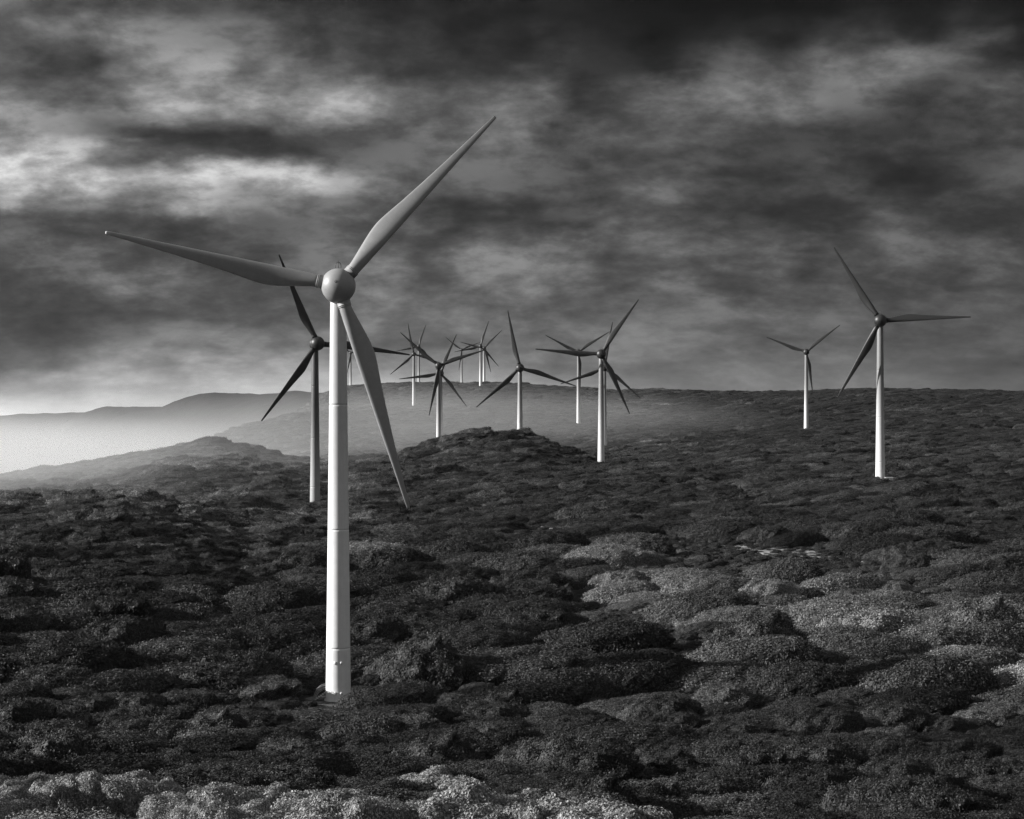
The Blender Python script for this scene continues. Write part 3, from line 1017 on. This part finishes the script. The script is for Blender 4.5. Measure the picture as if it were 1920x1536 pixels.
def scatter_mounds(y0, y1, n, rmin, rmax, kind_of, skip, gap=0.6, zf=(0.85, 1.3), px_range=None):
    rs = np.sort(rmin + (rmax - rmin) * RNG.random(n) ** 2.0)[::-1]
    ys = np.sqrt(RNG.uniform(y0 * y0, y1 * y1, n))
    if px_range:
        xs = (RNG.uniform(*px_range, n) - 960) / F * ys
    else:
        xs = RNG.uniform(-1, 1, n) * (ys * 0.35 + 10)
    zs = ground(xs, ys)
    nn = fbm(xs / 40.0, ys / 40.0 + 31, 2)
    ff = fbm(xs / 60.0 + 3, ys / 60.0, 3)
    gg = gap * RNG.choice([0.75, 1.0, 1.0, 1.25], n)
    for x, y, r, z, q, f, g in zip(xs.tolist(), ys.tolist(), rs.tolist(), zs.tolist(), nn.tolist(), ff.tolist(), gg.tolist()):
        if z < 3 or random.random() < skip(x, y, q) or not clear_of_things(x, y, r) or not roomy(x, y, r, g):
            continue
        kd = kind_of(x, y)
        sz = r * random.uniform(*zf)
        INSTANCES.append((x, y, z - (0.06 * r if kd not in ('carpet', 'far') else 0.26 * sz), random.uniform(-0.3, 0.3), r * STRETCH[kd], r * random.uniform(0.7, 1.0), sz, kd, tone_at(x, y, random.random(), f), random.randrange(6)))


def scatter(y0, y1, cell, rmin, rmax, kind_of, skip, zf=(0.75, 1.25)):
    y = y0
    while y < y1:
        half = y * 0.35 + 10
        nx = int(2 * half / cell)
        for i in range(nx):
            x = -half + (i + random.random()) * cell
            yy = y + (random.random() - 0.3) * cell
            u = random.random(); w = random.random()
            n = float(fbm(np.array([x / 40.0]), np.array([yy / 40.0 + 31]), 2)[0])
            if w < skip(x, yy, n):
                continue
            r = rmin + (rmax - rmin) * (random.random() ** 2.2)
            if not clear_of_things(x, yy, r):
                continue
            z = float(ground(x, yy))
            if z < 3:
                continue
            k = kind_of(x, yy)
            INSTANCES.append((x, yy, z - 0.08 * r, random.uniform(-0.5, 0.5), r, r * random.uniform(0.75, 1.1), r * random.uniform(*zf), k, tone_at(x, yy, u), random.randrange(4)))
            if k == 'tuft' and INSTANCES[-1][8] == 'mid' and random.random() < 0.7:  # most mid tufts painted dark, as shade in the gaps between mounds
                INSTANCES[-1] = INSTANCES[-1][:8] + ('dark',) + INSTANCES[-1][9:]
        y += cell * 0.85


low = lambda x, y: 235 < y < 480 and x / y * F + 960 > 1050 and x / y * F + 960 < 1560
left_hill = lambda x, y: y > 370 and x / y * F + 960 < 560
scatter_mounds(106, 235, 5200, 1.1, 4.4, lambda x, y: 'billow' if random.random() < .3 else 'mound', lambda x, y, n: 0.05, gap=0.62, zf=(1.0, 1.7))
scatter_mounds(235, 480, 8000, 1.8, 8.5, lambda x, y: 'billow' if random.random() < .1 else 'mound', lambda x, y, n: 1.0 if left_hill(x, y) else (0.8 if low(x, y) else 0.05), gap=0.62, zf=(1.1, 1.8))
scatter_mounds(370, 480, 4500, 1.2, 6.5, lambda x, y: 'carpet', lambda x, y, n: 0.05 if left_hill(x, y) else 1.0, gap=0.45, zf=(0.7, 1.3), px_range=(-150, 560))
scatter_mounds(106, 480, 3000, 1.0, 2.2, lambda x, y: 'billow', lambda x, y, n: 0.1, gap=0.5, zf=(0.8, 1.4))
scatter_mounds(480, 1000, 30000, 1.6, 8.5, lambda x, y: 'carpet', lambda x, y, n: 0.05, gap=0.43, zf=(0.7, 1.25))
scatter_mounds(1000, 2320, 42000, 2.4, 9.0, lambda x, y: 'far', lambda x, y, n: 0.05, gap=0.4, zf=(0.6, 1.1))
N_BIG = len(INSTANCES)

# shrubs placed one by one: picture column of the middle, picture row of the foot, width and height in picture px, shape, tone, label
HAND = [
    (575, 1366, 320, 40, 'mound', 'mid', 'broad flat shrub right in front of the big turbine foot'),
    (660, 1415, 210, 72, 'mound', 'mid', 'smooth rising shrub below and right of the big turbine foot'),
    (770, 1290, 190, 95, 'billow', 'mid', 'billowing shrub right beside the gravel pad of the big turbine'),
    (930, 1285, 260, 78, 'billow', 'mid', 'long dark shrub with a bright crest right of the big turbine'),
    (815, 1198, 180, 62, 'billow', 'dark', 'dark domed shrub up the slope right of the big tower'),
    (690, 1238, 150, 80, 'billow', 'dark', 'black shrub directly behind the big turbine foot, right side'),
    (545, 1262, 110, 50, 'billow', 'dark', 'black shrub directly behind the big turbine foot, left side'),
    (450, 1312, 160, 46, 'billow', 'mid', 'bumpy grey shrub left of the big turbine foot'),
    (345, 1350, 210, 46, 'mound', 'dark', 'long low dark shrub left of the broad flat one'),
    (190, 1340, 130, 42, 'mound', 'mid', 'smooth tilted shrub with a pale top edge in the left thicket'),
    (185, 1205, 110, 36, 'mound', 'dark', 'small rounded dome shrub in the dark left thicket'),
    (305, 1226, 100, 46, 'mound', 'dark', 'round dark dome shrub beside the smaller left dome'),
    (130, 1140, 330, 62, 'mound', 'dark', 'very wide black shrub along the left edge of the thicket'),
    (395, 1158, 70, 36, 'billow', 'dark', 'small black shrub at the right end of the black thicket'),
    (1480, 1315, 240, 62, 'mound', 'dark', 'arched dark shrub with a light rim below the pale heath'),
    (1120, 1230, 280, 66, 'mound', 'dark', 'wide dark shrub in front of the low heath'),
    (1460, 1092, 160, 42, 'mound', 'mid', 'rounded lone shrub under the bare sand patch'),
    (1560, 1245, 190, 60, 'mound', 'pale', 'bright crested pale shrub at the right edge of the low heath'),
    (1780, 1262, 220, 56, 'mound', 'pale', 'brightest pale shrub near the right edge'),
    (1690, 1345, 260, 54, 'mound', 'dark', 'long dark shrub below the brightest pale one'),
    (1150, 1420, 300, 56, 'mound', 'dark', 'broad dark shrub in the middle of the lower slope'),
    (510, 1478, 220, 56, 'leafy', 'mid', 'dark leafy dome shrub above the pale front bushes'),
    (800, 1508, 150, 62, 'leafy', 'pale', 'pale rounded leafy shrub standing above the front bushes'),
    (1030, 1545, 190, 60, 'leafy', 'pale', 'pale leafy shrub with a dark hollow at the right end of the front row'),
    (80, 1468, 210, 92, 'leafy', 'mid', 'tall leafy shrub in the lower left corner'),
    (20, 1440, 120, 60, 'leafy', 'mid', 'half cut leafy shrub at the left edge'),
]
PROTO_GROUP = 'wind clipped shrubs of the coastal heath'


def place(kind, tone_name, var, x, y, z, rot, sx, sy, sz, label, group=PROTO_GROUP):
    ms = SHRUB[kind, tone_name]
    o = link('shrub', ms[var % len(ms)], None, (x, y, z), (0, 0, rot))
    o.scale = (sx, sy, sz)
    tag(o, label, 'shrub', group)
    return o


hand_xy = []
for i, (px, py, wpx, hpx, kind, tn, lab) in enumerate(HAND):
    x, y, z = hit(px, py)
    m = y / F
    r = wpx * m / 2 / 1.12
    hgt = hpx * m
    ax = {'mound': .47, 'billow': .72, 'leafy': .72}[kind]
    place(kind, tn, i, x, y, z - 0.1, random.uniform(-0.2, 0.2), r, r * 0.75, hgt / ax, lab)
    hand_xy.append((x, y, r))

# the leafy bushes along the front edge, their sunlight put into the pale colour
front = []
for i in range(56):
    px = -40 + 1190 * (i + random.random() * 0.7) / 56
    y = random.uniform(72, 96) if px < 560 else random.uniform(68, 88)
    x = (px - 960) / F * y
    r = random.uniform(1.2, 2.5) * (1.25 if px > 560 else 1.0)
    front.append((x, y, r))
FRONT = []
for x, y, r in front:
    z = float(ground(x, y))
    limit = ZC - ((1418 if x / y * F + 960 < 420 else 1440) + 45 * random.random() - HORIZON) / F * y      # they stay below the sight line to the dark slope
    hz = min(r * random.uniform(1.1, 1.7), max(0.4, (limit - z) / 0.75))
    o = place('leafy', 'pale', random.randrange(4), x, y, z - 0.1, random.uniform(-3, 3), r, r * 0.9, hz,
              'pale small leaved bush in the front row along the bottom', 'pale bushes of the front row')
    FRONT.append(o)

# the largest seen of the scattered ones are things of their own, the rest one shrubland
keep = []
seen = []
for k, q in enumerate(INSTANCES):
    x, y, z, rot, sx, sy, sz = q[:7]
    if any(math.hypot(x - a, y - b) < 0.75 * r + 0.35 * sx for a, b, r in hand_xy):
        continue
    px = x / y * F + 960
    py = HORIZON + (ZC - z - sz * .4) / y * F
    inside = -20 < px < 1940 and py < 1545
    (seen if inside and k < N_BIG else keep).append(q)
seen.sort(key=lambda q: -(q[4] / q[1]))
single, rest = seen[:236], seen[236:] + keep


BINS = [(160, 'at the left edge'), (360, 'under the left hill'), (560, 'left of the big tower'), (700, 'by the big tower'), (860, 'under the hanging blade'),
        (1060, 'under the dark mound'), (1260, 'right of the mound'), (1420, 'under the gravel track'), (1580, 'under the small turbine'),
        (1740, 'under the right turbine'), (9999, 'at the right edge')]
DEPTHS = [(150, 'lowest down'), (190, 'low'), (235, 'below foot level'), (290, 'at foot level'), (370, 'above foot level'), (9999, 'high')]
ORD = ['leftmost', 'second', 'third', 'fourth', 'fifth', 'sixth', 'seventh', 'eighth', 'ninth', 'tenth', 'eleventh', 'twelfth']
NUM = ['', '', 'two', 'three', 'four', 'five', 'six', 'seven', 'eight', 'nine', 'ten', 'eleven', 'twelve']


def numbered(labels, xs):
    """labels that several share are told apart by their place from the left"""
    by = {}
    for i, l in enumerate(labels):
        by.setdefault(l, []).append(i)
    out = list(labels)
    for l, ids in by.items():
        if len(ids) > 1:
            ids.sort(key=lambda i: xs[i])
            for k, i in enumerate(ids):
                n = NUM[len(ids)] if len(ids) < len(NUM) else 'many'
                o = 'rightmost' if k == len(ids) - 1 else (ORD[k] if k < len(ORD) else 'next')
                out[i] = '%s, %s of %s' % (l, o, n)
    return out


def bin_of(x, y):
    px = x / y * F + 960
    return [n for q, n in BINS if px < q][0]


labs = []
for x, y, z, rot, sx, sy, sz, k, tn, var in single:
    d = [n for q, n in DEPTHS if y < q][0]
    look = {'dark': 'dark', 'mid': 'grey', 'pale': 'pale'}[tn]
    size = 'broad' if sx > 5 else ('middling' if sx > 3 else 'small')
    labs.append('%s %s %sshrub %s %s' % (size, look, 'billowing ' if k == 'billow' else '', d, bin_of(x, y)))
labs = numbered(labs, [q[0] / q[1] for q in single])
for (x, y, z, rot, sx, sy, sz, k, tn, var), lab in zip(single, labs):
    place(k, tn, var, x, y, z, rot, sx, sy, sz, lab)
labs = numbered(['pale small leaved bush in the front row %s' % bin_of(q.location.x, q.location.y) for q in FRONT], [q.location.x / q.location.y for q in FRONT])
for o, lab in zip(FRONT, labs):
    o['label'] = lab


def geometry_scatter(name, pts, label):
    """one object: points that carry a shrub each (position, turn, size, which)"""
    src = bpy.data.collections.new(name + '_sources')      # not linked to the scene
    index = {}
    for key in sorted({(q[7], q[8]) for q in pts}):
        for v, me in enumerate(SHRUB[key]):
            ob = bpy.data.objects.new('%03d_source' % len(index), me)
            src.objects.link(ob)
            index[key + (v,)] = len(index)
    n = len(pts)
    me = bpy.data.meshes.new(name)
    me.vertices.add(n)
    me.vertices.foreach_set('co', np.array([q[:3] for q in pts], np.float32).ravel())
    a = me.attributes.new('turn', 'FLOAT_VECTOR', 'POINT'); a.data.foreach_set('vector', np.array([(0, 0, q[3]) for q in pts], np.float32).ravel())
    a = me.attributes.new('size', 'FLOAT_VECTOR', 'POINT'); a.data.foreach_set('vector', np.array([q[4:7] for q in pts], np.float32).ravel())
    a = me.attributes.new('which', 'INT', 'POINT')
    a.data.foreach_set('value', np.array([index[q[7], q[8], q[9] % len(SHRUB[q[7], q[8]])] for q in pts], np.int32))
    o = link(name, me)
    tag(o, label, kind='stuff')
    g = bpy.data.node_groups.new(name, 'GeometryNodeTree')
    g.interface.new_socket('Geometry', in_out='INPUT', socket_type='NodeSocketGeometry')
    g.interface.new_socket('Geometry', in_out='OUTPUT', socket_type='NodeSocketGeometry')
    t = NT(g)
    gi, go = t.n('NodeGroupInput'), t.n('NodeGroupOutput')
    ci = t.n('GeometryNodeCollectionInfo', transform_space='ORIGINAL')
    ci.inputs['Collection'].default_value = src
    ci.inputs['Separate Children'].default_value = True
    ci.inputs['Reset Children'].default_value = True
    ip = t.n('GeometryNodeInstanceOnPoints')
    ip.inputs['Pick Instance'].default_value = True
    t.link(gi.outputs[0], ip.inputs['Points'])
    t.link(ci.outputs[0], ip.inputs['Instance'])
    for nm, tp, sock in (('which', 'INT', 'Instance Index'), ('turn', 'FLOAT_VECTOR', 'Rotation'), ('size', 'FLOAT_VECTOR', 'Scale')):
        na = t.n('GeometryNodeInputNamedAttribute', data_type=tp)
        na.inputs['Name'].default_value = nm
        t.link([s for s in na.outputs if s.enabled][0], ip.inputs[sock])
    t.link(ip.outputs[0], go.inputs[0])
    o.modifiers.new('scatter', 'NODES').node_group = g
    return o


geometry_scatter('shrubland', rest, 'close cover of lower wind clipped shrubs over the heath and ridge')

# low heath between the shrubs
INSTANCES = []
scatter(66, 240, 1.9, 0.5, 1.1, lambda x, y: 'tuft', lambda x, y, n: 0.25)
scatter(240, 480, 2.6, 0.6, 1.6, lambda x, y: 'tuft', lambda x, y, n: 0.1)
scatter(480, 1000, 6.0, 1.2, 3.0, lambda x, y: 'tuft', lambda x, y, n: 0.3, (0.5, 0.9))
for _, pts, _ in SAND:
    P = np.array(pts, float)
    for _ in range(int(0.7 * (P[-1, 0] - P[0, 0]))):
        q = random.random() * (len(P) - 1)
        i = int(q); f = q - i
        a, b2, c = P[i] * (1 - f) + P[min(i + 1, len(P) - 1)] * f
        x, y, z = hit(a, b2 + c * random.uniform(-1.3, 1.3))
        if float(fbm(np.array([x / 9.0]), np.array([y / 25.0]), 2)[0]) + random.uniform(-0.25, 0.25) < -0.05:
            continue
        r = random.uniform(0.3, 1.1)
        INSTANCES.append((x, y, z, random.uniform(-3, 3), r, r, r * 0.6, 'tuft', random.choice(('dark', 'mid')), random.randrange(4)))
geometry_scatter('low_heath', INSTANCES, 'low knee high heath filling the ground between the shrubs')
print('shrubs', len(single), len(rest), 'heath', len(INSTANCES))
